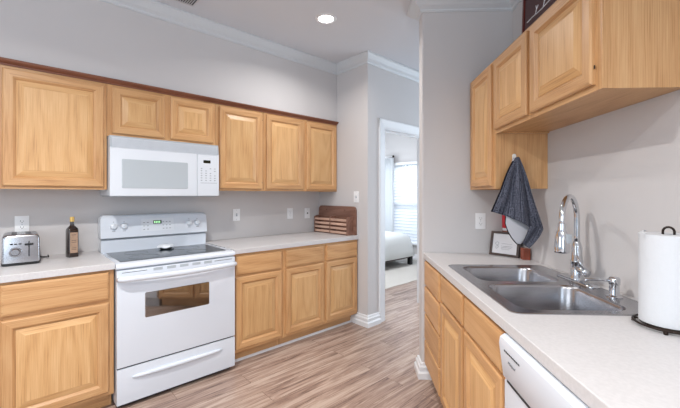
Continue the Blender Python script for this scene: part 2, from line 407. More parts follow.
# crown moulding
crown = [(0, 0), (.082, 0), (.082, -.010), (.072, -.016), (.060, -.030), (.040, -.052), (.022, -.064), (.016, -.070), (.016, -.078), (.010, -.086), (0, -.088)]
def w2(s, n): p = WL(s, n); return (p[0], p[1])
bm = BM(); sweep(bm, [w2(-3.2, SF), w2(BS, SF), w2(BS, DN), w2(6.1, DN)], crown, CZ-.0005)
struct('trim_1', bm, 'crown')
bm = BM(); sweep(bm, [(RX-.001, EY+.115), (.499, EY+.115), (.499, EY), (RX, EY), (RX, -1.7)], crown, CZ-.0005)
struct('trim_2', bm, 'crown')
base = [(0, 0), (.032, 0), (.032, .042), (.027, .048), (.021, .054), (.021, .082), (.014, .088), (.011, .096), (.011, .106), (0, .112)]
bm = BM(); sweep(bm, [w2(BS, 2.63), w2(BS, DN), w2(2.778, DN)], base, 0); struct('baseboard_left', bm, 'trim')
bm = BM(); sweep(bm, [(RX-.001, EY+.115), (.499, EY+.115), (.499, EY), (.597, EY)], base, 0); struct('baseboard_end', bm, 'trim')
bm = BM(); sweep(bm, [w2(3.76, DN), w2(6.1, DN)], base, 0); struct('baseboard_passage', bm, 'trim')
bm = BM(); sweep(bm, [w2(WS, 6.1), w2(WS, DN+.12)], base, 0); struct('baseboard_bedroom', bm, 'trim')
# door casing and jamb
bm = BM()
cw = .082
for a, b_ in ((D0-cw, D0), (D1, D1+cw)):
    inner = b_ if a < D0 else a; o_ = a if a < D0 else b_; sg = 1 if o_ < inner else -1
    prism(bm, [(inner, DN), (inner, DN-.010), (inner-sg*.012, DN-.012), (inner-sg*.05, DN-.018), (o_+sg*.012, DN-.022), (o_, DN-.020), (o_, DN)], 0, DH+cw, 'z')
prism(bm, [(DN, DH), (DN-.010, DH), (DN-.012, DH+.012), (DN-.018, DH+.05), (DN-.022, DH+cw-.012), (DN-.020, DH+cw), (DN, DH+cw)], D0-cw, D1+cw, 'x')
box(bm, D0, D0+.018, DN-.002, DN+.122, 0, DH); box(bm, D1-.018, D1, DN-.002, DN+.122, 0, DH); box(bm, D0, D1, DN-.002, DN+.122, DH-.018, DH)
box(bm, D0+.018, D0+.028, DN+.05, DN+.085, 0, DH-.018); box(bm, D0+.018, D1-.018, DN+.05, DN+.085, DH-.028, DH-.018)
structL('trim_3', bm, 'trim')
# quarter round along the stove-side toe kick
bm = BM(); sweep(bm, [w2(1.23, 2.6285), w2(BS-.001, 2.6285)], [(0, 0), (.016, 0), (.0145, .008), (.008, .0145), (0, .016)], 0)
struct('trim_4', bm, 'trim')

# bedroom window
t = bpy.data.objects.new('window_1', None); C.objects.link(t); t.rotation_euler = (0, 0, A45); t['kind'] = 'structure'
bm = BM()
fw = .045
box(bm, WS+.03, WS+.08, wn0, wn1, wz1-fw, wz1); box(bm, WS+.03, WS+.08, wn0, wn1, wz0, wz0+fw)
box(bm, WS+.03, WS+.08, wn0, wn0+fw, wz0+fw, wz1-fw); box(bm, WS+.03, WS+.08, wn1-fw, wn1, wz0+fw, wz1-fw)
box(bm, WS+.03, WS+.08, wn0+fw, wn1-fw, 1.17, 1.21); box(bm, WS+.035, WS+.075, (wn0+wn1)/2-.03, (wn0+wn1)/2+.03, wz0+fw, wz1-fw)
obj('window_frame', bm, 'trim', t)
bm = BM(); box(bm, WS+.052, WS+.056, wn0+fw, wn1-fw, wz0+fw, wz1-fw); obj('window_pane', bm, 'glass', t)
bm = BM(); box(bm, WS-.05, WS+.029, wn0-.04, wn1+.04, wz0-.025, wz0-.001, .004); obj('window_sill', bm, 'trim', t)

# ------------------------------------------------------------------ cabinets
DT = .019
def door_part(parent, x0, x1, z0, z1, yf, stile=.055, label=None, hinge=None, hz=None):
    """raised-panel door, front at local y = yf facing -y"""
    bm = BM()
    lv = [(0, yf+DT), (0, yf+.006), (.003, yf+.002), (.007, yf), (stile-.010, yf), (stile-.006, yf+.004), (stile, yf+.009), (stile+.004, yf+.0135)]
    rings = [[bm.verts.new((x0+i, y, z0+i)), bm.verts.new((x1-i, y, z0+i)), bm.verts.new((x1-i, y, z1-i)), bm.verts.new((x0+i, y, z1-i))] for i, y in lv]
    for a, b_ in zip(rings, rings[1:]):
        for i in range(4):
            f = bm.faces.new((a[i], a[(i+1) % 4], b_[(i+1) % 4], b_[i])); f.material_index = 1 if i in (0, 2) else 0
    bm.faces.new(rings[0])
    # back of the rebate
    a = rings[-1]; bm.faces.new(a)
    d = obj('door', bm, ['oak_v', 'oak_x'], parent)
    if label: d['label'] = label
    bm = BM(); q = stile+.0045
    lv = [(q, yf+.0133), (q, yf+.0118), (q+.033, yf+.0022), (q+.036, yf+.0008)]
    rings = [[bm.verts.new((x0+i, y, z0+i)), bm.verts.new((x1-i, y, z0+i)), bm.verts.new((x1-i, y, z1-i)), bm.verts.new((x0+i, y, z1-i))] for i, y in lv]
    for a, b_ in zip(rings, rings[1:]):
        for i in range(4): bm.faces.new((a[i], a[(i+1) % 4], b_[(i+1) % 4], b_[i])).material_index = 1 if i in (0, 2) else 0
    bm.faces.new(rings[-1]); bm.faces.new(rings[0])
    obj('raised_panel', bm, ['oak_panel_v', 'oak_panel_x'], d)
    if hinge:
        hx = x0-.004 if hinge == 'l' else x1+.004
        for z in hz or (z0+.06, z1-.06):
            bm = BM(); cyl(bm, (hx, yf+.012, z), .002, .012, 'z', 10)
            obj('hinge', bm, 'bronze', d, smooth=True)
    return d
def drawer_part(parent, x0, x1, z0, z1, yf):
    bm = BM()
    lv = [(0, yf+DT), (0, yf+.007), (.003, yf+.003), (.010, yf+.0008), (.014, yf)]
    rings = [[bm.verts.new((x0+i, y, z0+i)), bm.verts.new((x1-i, y, z0+i)), bm.verts.new((x1-i, y, z1-i)), bm.verts.new((x0+i, y, z1-i))] for i, y in lv]
    for a, b_ in zip(rings, rings[1:]):
        for i in range(4): bm.faces.new((a[i], a[(i+1) % 4], b_[(i+1) % 4], b_[i]))
    bm.faces.new(rings[0]); bm.faces.new(rings[-1])
    return obj('drawer', bm, 'oak_x', parent)
def face_frame(parent, w, z0, z1, stiles, rails, y0=0, t=.019, sw=.038):
    """stiles: x centres incl. sides handled; rails: list of (z0,z1)"""
    bm = BM()
    for a, b_ in stiles: box(bm, a, b_, y0, y0+t, z0, z1, mi=0)
    st = sorted(stiles)
    for (a, b_), (c, d) in zip(st, st[1:]):
        for r0, r1 in rails: box(bm, b_, c, y0, y0+t, r0, r1, mi=1)
    return obj('face_frame', bm, ['oak_v', 'oak_x'], parent)
def upper_cab(name, loc, rot, w, d, z0, z1, doors, label, dz, group='oak wall cabinets', hinges=None):
    """doors: list of (x0,x1); local x along the wall, y into the wall"""
    t = thing(name, loc, rot, label, 'cabinet', group); t.location.z = z0
    h = z1-z0
    bm = BM()
    box(bm, .001, .016, .0192, d, 0, h); box(bm, w-.016, w-.001, .0192, d, 0, h)
    box(bm, .016, w-.016, .019, d, .008, .022, mi=1); box(bm, .016, w-.016, .019, d, h-.014, h, mi=1)
    box(bm, .016, w-.016, d-.006, d, .022, h-.014)
    obj('cabinet_body', bm, ['oak_v', 'oak_x'], t)
    ed = [(0, doors[0][0]+.010)] + [(a[1]-.010, b_[0]+.010) for a, b_ in zip(doors, doors[1:])] + [(doors[-1][1]-.010, w)]
    face_frame(t, w, 0, h, ed, [(0, dz[0]+.012), (dz[1]-.012, h)])
    for k, (a, b_) in enumerate(doors):
        door_part(t, a, b_, dz[0], dz[1], -DT, hinge=(hinges[k] if hinges else None))
    return t
def base_cab(name, loc, rot, w, cols, label, d=.60, toe=.075, drawers=None, z_dr=(.705, .855), z_do=(.125, .690), top=.8755, group='oak base cabinets'):
    t = thing(name, loc, rot, label, 'cabinet', group)
    bm = BM()
    box(bm, 0, .016, .019, d, .1, top); box(bm, w-.016, w, .019, d, .1, top)
    box(bm, 0, .016, toe, d, 0, .1); box(bm, w-.016, w, toe, d, 0, .1)
    box(bm, .016, w-.016, .019, d, .1, .116, mi=1); box(bm, .016, w-.016, d-.006, d, .116, top)
    obj('cabinet_body', bm, ['oak_v', 'oak_x'], t)
    bm = BM(); box(bm, .016, w-.016, toe, toe+.012, 0, .0995); obj('toe_kick', bm, 'oak_x', t)
    ed = [(0, cols[0][0]+.010)] + [(a[1]-.010, b_[0]+.010) for a, b_ in zip(cols, cols[1:])] + [(cols[-1][1]-.010, w)]
    if drawers:
        rails = [(.1, drawers[0][0]+.01)] + [(a[1]-.01, b_[0]+.01) for a, b_ in zip(drawers, drawers[1:])] + [(drawers[-1][1]-.01, top)]
        face_frame(t, w, .1, top, ed, rails)
        for z0, z1 in drawers: drawer_part(t, cols[0][0], cols[0][1], z0, z1, -DT)
    else:
        face_frame(t, w, .1, top, ed, [(.1, z_do[0]+.01), (z_do[1]-.01, z_dr[0]+.01), (z_dr[1]-.01, top)])
        for a, b_ in cols:
            drawer_part(t, a, b_, z_dr[0], z_dr[1], -DT); door_part(t, a, b_, z_do[0], z_do[1], -DT)
    return t
# stove side, wall cabinets (local x = s, front frame at n = 2.875)
UD = LN-SF-.001
upper_cab('wall_cabinet', WL(-.54, SF), A45, .996, UD, 1.372, 2.140, [(.035, .455), (.475, .977)], 'wide oak wall cabinet left of the white microwave, above the toaster', (.018, .716))
upper_cab('wall_cabinet', WL(.458, SF), A45, .770, UD, 1.747, 2.140, [(.028, .368), (.411, .749)], 'short oak wall cabinet with two small doors directly above the white microwave', (.020, .344))
upper_cab('wall_cabinet', WL(1.230, SF), A45, .456, UD, 1.372, 2.140, [(.030, .434)], 'single-door oak wall cabinet just right of the white microwave', (.018, .716), hinges=['r'])
upper_cab('wall_cabinet', WL(1.688, SF), A45, .920, UD, 1.372, 2.140, [(.024, .450), (.492, .900)], 'two-door oak wall cabinet at the inner corner beside the return wall', (.018, .716))
# stained moulding along their top
t = thing('cabinet_moulding', WL(-1.2, SF), A45, 'thin reddish-brown moulding strip along the top of the stove-side wall cabinets', 'moulding')
bm = BM(); prism(bm, [(-.0005, 2.106), (-.008, 2.106), (-.010, 2.116), (-.022, 2.123), (-.032, 2.132), (-.034, 2.141), (-.0005, 2.141)], 0, 3.806, 'x')
obj('moulding_strip', bm, 'dark_trim', t)
# stove side, base cabinets (front frame at n = 2.555)
BF = 2.555; BD = LN-BF-.002
base_cab('base_cabinet', WL(-.54, BF), A45, .982, [(.035, .455), (.475, .955)], 'wide oak base cabinet left of the white range, under the toaster', BD, z_do=(.122, .672), z_dr=(.694, .860))
base_cab('base_cabinet', WL(1.230, BF), A45, .456, [(.018, .437)], 'oak base cabinet standing directly right of the white range', BD)
base_cab('base_cabinet', WL(1.688, BF), A45, .920, [(.026, .450), (.486, .905)], 'two-door oak base cabinet at the far end by the doorway, under the brown rack', BD)
# sink side, wall cabinets (local x = -Y, front frame at X = 0.848)
RF = .848; RD = RX-RF-.001; RA = -PI/2
upper_cab('wall_cabinet', (RF, EY-.001, 0), RA, .455, RD, 1.372, 2.148, [(.060, .418)], 'tall narrow oak wall cabinet in the corner, with the towel on its side', (.018, .756))
upper_cab('wall_cabinet', (RF, EY-.458, 0), RA, .894, RD, 1.700, 2.148, [(.004, .398), (.432, .861)], 'short wide oak wall cabinet with two doors mounted above the sink', (.022, .428), hinges=['l', 'r'])
# sink side, base cabinets (front frame at X = 0.528)
SFX = .528; SD = RX-SFX-.002
base_cab('base_cabinet', (SFX, EY-.001, 0), RA, .475, [(.028, .456)], 'narrow oak cabinet of four stacked drawers in the corner below the framed card', SD, drawers=[(.122, .290), (.302, .480), (.492, .675), (.690, .858)])
base_cab('base_cabinet', (SFX, EY-.478, 0), RA, .885, [(.018, .425), (.455, .868)], 'oak sink base cabinet between the drawer stack and the dishwasher', SD, z_dr=(.715, .858), z_do=(.122, .700))

# ------------------------------------------------------------------ counters
cprof = lambda f, sgn: [(f+.08, .876), (f+.001, .876), (f, .877), (f, .9105), (f+.001, .9127), (f+.003, .9135), (f+.08, .9135)]
def counterL(s0, s1, label):
    t = thing('countertop', WL(s0, 2.53), A45, label, 'countertop', 'laminate countertops')
    bm = BM(); prism(bm, [(y, z) for y, z in cprof(0, 1)], 0, s1-s0, 'x'); box(bm, 0, s1-s0, .08, LN-2.53-.001, .876, .9135)
    bmesh.ops.remove_doubles(bm, verts=bm.verts[:], dist=1e-5)
    obj('worktop', bm, 'laminate', t); return t
counterL(-1.3, .4435, 'pale laminate countertop left of the range, carrying the toaster and bottle')
counterL(1.2275, BS-.001, 'pale laminate countertop right of the range, carrying the slatted rack')
t = thing('countertop', (.508, -1.3, 0), 0, 'long pale laminate countertop with the sink set into it', 'countertop', 'laminate countertops')
SX0, SX1, SY0, SY1 = .560, 1.115, 1.255, 2.125       # sink outline
bm = BM(); prism(bm, cprof(0, 1), 0, EY+1.3-.001, 'y')
ox, oy = .508, -1.3
plate(bm, [(.08, 0), (RX-ox-.001, 0), (RX-ox-.001, EY-oy-.001), (.08, EY-oy-.001)], [[(x-ox, y-oy) for x, y in rrect(SX0+.03, SX1-.03, SY0+.02, SY1-.02, .05)]], .876, .9135)
obj('worktop', bm, 'laminate', t)

# ------------------------------------------------------------------ sink
t = thing('kitchen_sink', (0, 0, .9138), 0, 'double-bowl stainless steel sink set in the countertop', 'sink')
bowls = [(.622, 1.012, 1.722, 2.072), (.612, 1.012, 1.298, 1.668)]
bm = BM()
plate(bm, rrect(SX0, SX1, SY0, SY1, .035), [rrect(*b_, .06) for b_ in bowls], 0, .003)
ol = rrect(SX0, SX1, SY0, SY1, .035); il = rrect(SX0+.012, SX1-.012, SY0+.012, SY1-.012, .03)
loft(bm, [[(x, y, .003) for x, y in ol], [(x, y, .0045) for x, y in rrect(SX0+.004, SX1-.004, SY0+.004, SY1-.004, .033)], [(x, y, .003) for x, y in il]], False, False)
obj('rim', bm, 'steel', t, smooth=True)
for b_ in bowls:
    x0, x1, y0, y1 = b_; L = []
    for ins, z, r in ((0, .003, .06), (.004, -.001, .06), (.008, -.010, .06), (.012, -.12, .06), (.018, -.150, .065), (.032, -.172, .075), (.060, -.182, .085), (.10, -.185, .06)):
        L.append([(x, y, z) for x, y in rrect(x0+ins, x1-ins, y0+ins, y1-ins, r, 8)])
    bm = BM(); loft(bm, L, False, True)
    bw = obj('bowl', bm, 'steel', t, smooth='all')
    bm = BM(); cx, cy = (x0+x1)/2, (y0+y1)/2
    lathe(bm, [(.044, -.184), (.044, -.1815), (.040, -.181), (.034, -.1825), (.030, -.1845), (0, -.1845)], (cx, cy, 0), 28)
    for k in range(3): cyl(bm, (cx+.014*math.cos(k*2.1), cy+.014*math.sin(k*2.1), -.183), .004, .004, 'z', 10)
    obj('drain', bm, 'chrome', bw, smooth=True)

# ------------------------------------------------------------------ faucet
FZ = .9178
t = thing('kitchen_faucet', (1.080, 1.735, FZ), 0, 'chrome gooseneck pull-down faucet standing behind the sink', 'faucet')
bm = BM()
loft(bm, [[(x, y, z) for x, y in rrect(-.029+i, .029-i, -.135+i, .135-i, .028-i)] for i, z in ((0, 0), (0, .004), (.003, .008), (.008, .010))])
obj('deck_plate', bm, 'chrome', t, smooth=True)
bm = BM()
lathe(bm, [(0, .010), (.031, .010), (.031, .016), (.0265, .022), (.0250, .09), (.0265, .095), (.0265, .10), (.0235, .104), (.0215, .160), (.018, .180), (.0130, .192), (0, .192)], (0, 0, 0), 32)
obj('faucet_body', bm, 'chrome', t, smooth=True)
dx, dy = -.735, -.68
pts = [(0, 0, .16), (0, 0, .22), (0, 0, .28)]
for k in range(0, 15):
    a = PI*k/14*1.0; rr = .104
    pts.append((dx*rr*(1-math.cos(a)), dy*rr*(1-math.cos(a)), .305+rr*1.0*math.sin(a)))
pts.append((dx*.210, dy*.210, .275))
bm = BM(); tube(bm, pts, [.0122]*len(pts), 18); obj('spout', bm, 'chrome', t, smooth='all')
bm = BM()
hx, hy_ = dx*.211, dy*.211
lathe(bm, [(0, .290), (.0145, .290), (.0155, .284), (.0155, .262), (.0195, .252), (.0265, .232), (.0300, .19), (.0310, .168), (.0285, .161), (.025, .160), (.025, .163), (0, .163)], (hx, hy_, 0), 32)
hd = obj('spray_head', bm, 'chrome', t, smooth=True)
bm = BM(); box(bm, hx+.004, hx+.026, hy_-.032, hy_-.022, .205, .245, .003); obj('spray_button', bm, 'plastic_grey', hd)
bm = BM(); tube(bm, [(0, -.015, .066), (.006, -.040, .056), (.010, -.062, .048)], [.020, .0195, .0175], 18)
tube(bm, [(.008, -.055, .056), (-.006, -.040, .090), (-.020, -.030, .128)][::-1], [.0050, .007, .0105], 12)
obj('lever_handle', bm, 'chrome', t, smooth='all')
t = thing('soap_dispenser', (1.068, 1.475, FZ-.001), 0, 'small chrome soap dispenser pump beside the faucet', 'soap dispenser')
bm = BM(); lathe(bm, [(0, 0), (.029, 0), (.029, .004), (.0195, .009), (.0175, .014), (.0175, .052), (0, .052)], (0, 0, 0), 28); obj('dispenser_base', bm, 'chrome', t, smooth=True)
bm = BM(); lathe(bm, [(0, .052), (.0190, .052), (.0200, .056), (.0200, .074), (.016, .081), (0, .083)], (0, 0, 0), 28)
tube(bm, [(-.010, .002, .066), (-.05, .010, .068), (-.098, .018, .066), (-.108, .020, .058)], [.0065, .006, .0052, .005], 12)
obj('pump_spout', bm, 'chrome', t, smooth='all')

# ------------------------------------------------------------------ paper towels
t = thing('paper_towel_holder', (1.0, 1.15, .9137), 0, 'dark wire paper towel holder on the sink counter', 'paper towel holder')
bm = BM()
circ = lambda r, z, n=40: [(r*math.cos(2*PI*k/n), r*math.sin(2*PI*k/n), z) for k in range(n)]
tube(bm, circ(.088, .012), .0035, 10, closed=True); tube(bm, circ(.070, .012), .0030, 10, closed=True)
for k in range(4):
    a = PI/4+k*PI/2; tube(bm, [(.0, 0, .012), (.088*math.cos(a), .088*math.sin(a), .012)], .003, 8)
    cyl(bm, (.086*math.cos(a), .086*math.sin(a), .005), .006, .009, 'z', 12)
obj('wire_base', bm, 'bronze', t, smooth='all')
bm = BM(); tube(bm, [(0, 0, .012), (0, 0, .29)], .004, 10)
lp = [(.013*math.cos(a)*R2, -.013*math.cos(a)*R2, .308+.016*math.sin(a)) for a in [(-PI/2+.35)+k*(2*PI-.7)/20 for k in range(21)]]
lp = [(.013*R2*-1, .013*R2, .286), (-.0135*R2, .0135*R2, .300)] + [(.0135*R2*math.cos(a)*-1, .0135*R2*math.cos(a), .304+.015*math.sin(a)) for a in [PI*k/12 for k in range(13)]] + [(.0135*R2, -.0135*R2, .300), (.013*R2, -.013*R2, .286)]
tube(bm, lp, .0035, 10)
obj('centre_rod', bm, 'bronze', t, smooth='all')
bm = BM()
NS = 48
for (r0, z0, z1) in ((.0735, 0, .280),):
    outer = []
    for k in range(NS):
        a = 2*PI*k/NS; rr = r0*(1+.006*math.sin(3*a)+.003*math.sin(7*a)); outer.append((rr*math.cos(a), rr*math.sin(a)))
    inner = [(.020*math.cos(2*PI*k/24), .020*math.sin(2*PI*k/24)) for k in range(24)]
    plate(bm, outer, [inner], z0, z1)
# loose outer sheet edge folded over the top rim
sh = []
for z in (.262, .272, .281, .2845):
    row = []
    for k in range(12):
        a = math.radians(105+k*7); rr = .0735+.0025*math.sin(k*1.3)*(z-.262)/.02-(.010 if z > .283 else 0)
        row.append(bm.verts.new((rr*math.cos(a), rr*math.sin(a), z+.002*math.sin(k*.9)*(z-.262)/.02)))
    sh.append(row)
for i in range(3):
    for k in range(11): bm.faces.new((sh[i][k], sh[i][k+1], sh[i+1][k+1], sh[i+1][k]))
o = obj('paper_towel_roll', bm, 'paper', smooth=True); o.location = (1.0, 1.15, .9137+.0165)
tag(o, 'thick white paper towel roll standing on the dark wire holder', 'paper towel')

# ------------------------------------------------------------------ range
t = thing('electric_range', WL(.4455, 2.50), A45, 'white freestanding electric range with glass cooktop between the cabinets', 'stove')
w = .778
bm = BM()
box(bm, .004, w-.004, .03, .665, .03, .872)
for x in (.05, w-.05):
    for y in (.09, .60): cyl(bm, (x, y, .0155), .018, .029, 'z', 14)
obj('range_body', bm, 'enamel', t)
bm = BM()      # cooktop rim with rounded front
prism(bm, [(.012, .872), (.002, .878), (0, .888), (.004, .898), (.014, .905), (.10, .908), (.55, .908), (.56, .904), (.56, .872)], 0, w, 'x')
obj('cooktop_rim', bm, 'enamel', t, smooth=True)
bm = BM(); loft(bm, [[(x, y, z) for x, y in rrect(.035, w-.035, .075, .535, .012)] for z in (.905, .9095)]); ct = obj('glass_cooktop', bm, 'cooktop', t)
for cx, cy, r in ((.20, .19, .095), (.56, .19, .075), (.20, .41, .075), (.56, .41, .095)):
    bm = BM(); tube(bm, [(cx+r*math.cos(2*PI*k/40), cy+r*math.sin(2*PI*k/40), .9093) for k in range(40)], .0010, 6, closed=True); obj('burner_ring', bm, 'burner', ct)
# backguard
bm = BM()
prism(bm, [(.565, .872), (.560, .995), (.575, 1.006), (.665, 1.006), (.665, .872)], .004, w-.004, 'x')
obj('lower_backguard', bm, 'enamel', t)
bm = BM()
L = []
for z, yf in ((1.010, .548), (1.016, .540), (1.150, .562), (1.170, .570), (1.181, .585)):
    c = {1.010: .004, 1.016: 0, 1.150: 0, 1.170: .006, 1.181: .02}[z]
    L.append([(c, yf, z), (w-c, yf, z), (w-c, .668 if z < 1.17 else .655, z), (c, .668 if z < 1.17 else .655, z)])
loft(bm, L)
bg_ = obj('control_backguard', bm, 'enamel', t, smooth=True)
yk = lambda z: .540+(z-1.016)*.164
tilt = math.atan(.164)
bm = BM(); box(bm, .006, w-.006, .562, .58, 1.0062, 1.0098); obj('shadow_gap', bm, 'slot', bg_)
for x in (.082, .150, .628, .696):
    z = 1.098; kb = BM()
    lathe(kb, [(0, .022), (.014, .022), (.019, .019), (.0225, .004), (.025, 0), (0, 0)], (0, 0, 0), 28)
    box(kb, -.0035, .0035, -.019, .019, .018, .030, .0015)
    bmesh.ops.rotate(kb, verts=kb.verts[:], matrix=Matrix.Rotation(PI/2-tilt, 3, 'X')); bmesh.ops.translate(kb, verts=kb.verts[:], vec=(x, yk(z), z))
    obj('control_knob', kb, 'plastic', bg_, smooth=True)
def pan(x0, x1, z0, z1, th=.001, off=.0003):   # patch lying on the tilted control face
    b2 = BM(); vs = []
    for y_ in (-off-th, .0005):
        vs.append([(x0, yk(z0)+y_, z0), (x1, yk(z0)+y_, z0), (x1, yk(z1)+y_, z1), (x0, yk(z1)+y_, z1)])
    return loft(b2, vs)
o = obj('control_panel', pan(.265, .505, 1.050, 1.148), 'plastic', bg_)
dsp = obj('clock_display', pan(.352, .412, 1.106, 1.132, .0015, .001), 'display', bg_)
b2 = BM()
for k in range(4):
    merge(b2, pan(.358+k*.012, .366+k*.012, 1.111, 1.127, .0006, .0025))
obj('digits', b2, 'led', dsp)
for x in (.285, .312, .425, .450, .475):
    for z in (1.118, 1.092, 1.066):
        obj('key_print', pan(x-.006, x+.006, z-.002, z+.002, .0006, .0014), 'print', bg_)
for x in (.082, .150, .628, .696): obj('knob_print', pan(x-.010, x+.010, 1.062, 1.065, .0006, .0003), 'print', bg_); obj('knob_print', pan(x-.003, x+.003, 1.130, 1.134, .0006, .0003), 'print', bg_)
# oven door
bm = BM(); box(bm, .003, w-.003, 0, .0295, .264, .866, .006); od = obj('oven_door', bm, 'enamel', t, smooth=True)
bm = BM(); loft(bm, [[(x, y, z) for x, z in rrect(.158+i, .576-i, .546+i, .708-i, .010)] for y, i in ((.002, 0), (-.0012, 0), (-.0022, .003))]); obj('oven_window', bm, 'oven_glass', od)
for k in range(5):
    x = .236+k*.083; ww = .056
    bm = BM(); box(bm, x-ww/2, x+ww/2, -.0012, .004, .842, .860, .001); obj('door_vent', bm, 'plastic_grey', od)
for a, b_ in ((.03, .17), (.615, .75)):
    bm = BM(); box(bm, a, b_, -.0008, .003, .8495, .8525); obj('vent_slit', bm, 'slot', od)
bm = BM()
hp = [(.014, .003, .812), (.018, -.028, .816), (.05, -.042, .818)] + [(.05+.678*k/10, -.042-.008*math.sin(PI*k/10), .818-.006*math.sin(PI*k/10)) for k in range(1, 10)] + [(.728, -.042, .818), (.760, -.028, .816), (.764, .003, .812)]
tube(bm, hp, [.015, .017]+[.0185]*(len(hp)-4)+[.017, .015], 14)
obj('door_handle', bm, 'enamel', od, smooth='all')
# storage drawer with a raised pull
bm = BM(); box(bm, .003, w-.003, .001, .0295, .034, .254, .005); sd = obj('storage_drawer', bm, 'enamel', t, smooth=True)
bm = BM(); box(bm, .006, w-.006, .012, .028, .254, .264); obj('shadow_gap', bm, 'slot', t)
bm = BM(); tube(bm, [(.085+.585*k/16, .001-.010*math.sin(PI*k/16)**.35, .190) for k in range(17)], [.006+.009*math.sin(PI*k/16)**.4 for k in range(17)], 12)
obj('drawer_pull', bm, 'enamel', sd, smooth='all')
bm = BM(); box(bm, .02, w-.02, .05, .06, .002, .034); obj('kick_strip', bm, 'slot', t)

# crumpled spoon rest on the cooktop
t = thing('spoon_rest', WL(.865, 2.965, .9099), A45+.15, 'small white wavy spoon rest with a dark underside on the glass cooktop', 'spoon rest')
def wavy(bm, z0, amp, rx, ry, th):
    n = 28; rings = []
    for fr, hz in ((.1, .030), (.4, .031), (.7, .027), (.9, .019), (1.0, .010)):
        rings.append([(rx*fr*math.cos(2*PI*k/n)*(1+.13*math.sin(6*PI*k/n)), ry*fr*math.sin(2*PI*k/n)*(1+.13*math.cos(8*PI*k/n)), z0+hz+fr*amp*math.sin(10*PI*k/n+2*fr)) for k in range(n)])
    low = [[(x, y, z-th) for x, y, z in r_] for r_ in reversed(rings)]
    loft(bm, rings+low)
bm = BM(); wavy(bm, .006, .004, .066, .046, .005); obj('dish', bm, 'plastic', t, smooth='all')
bm = BM(); lathe(bm, [(0, 0), (.040, 0), (.046, .004), (.044, .0085), (0, .0085)], (0, 0, 0), 24)
for v in bm.verts: v.co.y *= .7
obj('dark_base', bm, 'black', t, smooth=True)

# ------------------------------------------------------------------ microwave
t = thing('microwave', WL(.4605, 2.79, 1.322), A45, 'white over-the-range microwave mounted below the short cabinet', 'microwave')
w = .7615
bm = BM(); box(bm, .002, w-.002, .032, LN-2.79-.003, .010, .4235, .004); obj('housing', bm, 'plastic', t)
bm = BM(); box(bm, .01, w-.01, .03, .36, .0, .010); obj('underside', bm, 'plastic_grey', t)
bm = BM(); box(bm, 0, .583, 0, .0315, .006, .336, .006); dr = obj('door', bm, 'plastic', t, smooth=True)
bm = BM(); loft(bm, [[(x, y, z) for x, z in rrect(.070+i, .512-i, .060+i, .262-i, .008)] for y, i in ((.001, 0), (-.0012, 0), (-.002, .003))]); obj('door_window', bm, 'mesh_window', dr)
bm = BM(); box(bm, .585, w, .001, .0315, .006, .336, .006); cp = obj('control_panel', bm, 'plastic', t, smooth=True)
bm = BM(); box(bm, .633, .690, -.0006, .003, .268, .292, .001); obj('display', bm, 'display', cp)
for i in range(4):
    for j in range(6):
        if (i+j) % 7 == 6: continue
        bm = BM(); box(bm, .612+i*.036, .612+i*.036+.012, .0002, .003, .128+j*.019, .128+j*.019+.004); obj('key_print', bm, 'print', cp)
bm = BM(); box(bm, .610, .745, .0002, .003, .108, .110); obj('key_line', bm, 'print', cp)
bm = BM()
prism(bm, [(.006, .339), (.016, .421), (.0315, .421), (.0315, .339)], 0, w, 'x'); gr = obj('vent_grille', bm, 'plastic_grey', t)
bm = BM()
for k in range(9):
    z = .345+k*.0075; y = .006+(z-.339)*.135
    box(bm, .012, w-.012, y-.003, y+.004, z, z+.0035)
obj('louvres', bm, 'plastic', gr)
bm = BM(); box(bm, 0, w, .0, .010, .336, .341, .001); obj('grille_lip', bm, 'plastic', gr)

# ------------------------------------------------------------------ dishwasher
t = thing('dishwasher', (.533, 1.206, 0), RA, 'white dishwasher under the sink-side counter, next to the sink cabinet', 'dishwasher')
w = .598
bm = BM(); box(bm, .002, w-.002, .02, .60, .10, .868); obj('tub_housing', bm, 'plastic_grey', t)
bm = BM(); box(bm, 0, w, -.022, .019, .115, .712, .005); obj('door', bm, 'enamel', t, smooth=True)
bm = BM(); prism(bm, [(.019, .715), (-.020, .715), (-.026, .725), (-.040, .835), (-.036, .856), (-.022, .866), (.019, .866)], 0, w, 'x'); cp = obj('control_panel', bm, 'enamel', t, smooth=True)
bm = BM(); box(bm, .03, w-.03, -.0265, -.020, .716, .724); obj('handle_recess', bm, 'slot', cp)
bm = BM()
for k in range(9): box(bm, .040+k*.012, .047+k*.012, -.0405, -.034, .823, .828)
obj('vent_slots', bm, 'slot', cp)
textmesh('brand_mark', 'Whirlpool', .012, 'print', (.085, -.0372, .795), (PI/2-.14, 0, 0), cp, font_shear=.3)
bm = BM(); box(bm, .01, w-.01, .04, .05, .002, .113); obj('kick_plate', bm, 'plastic', t)

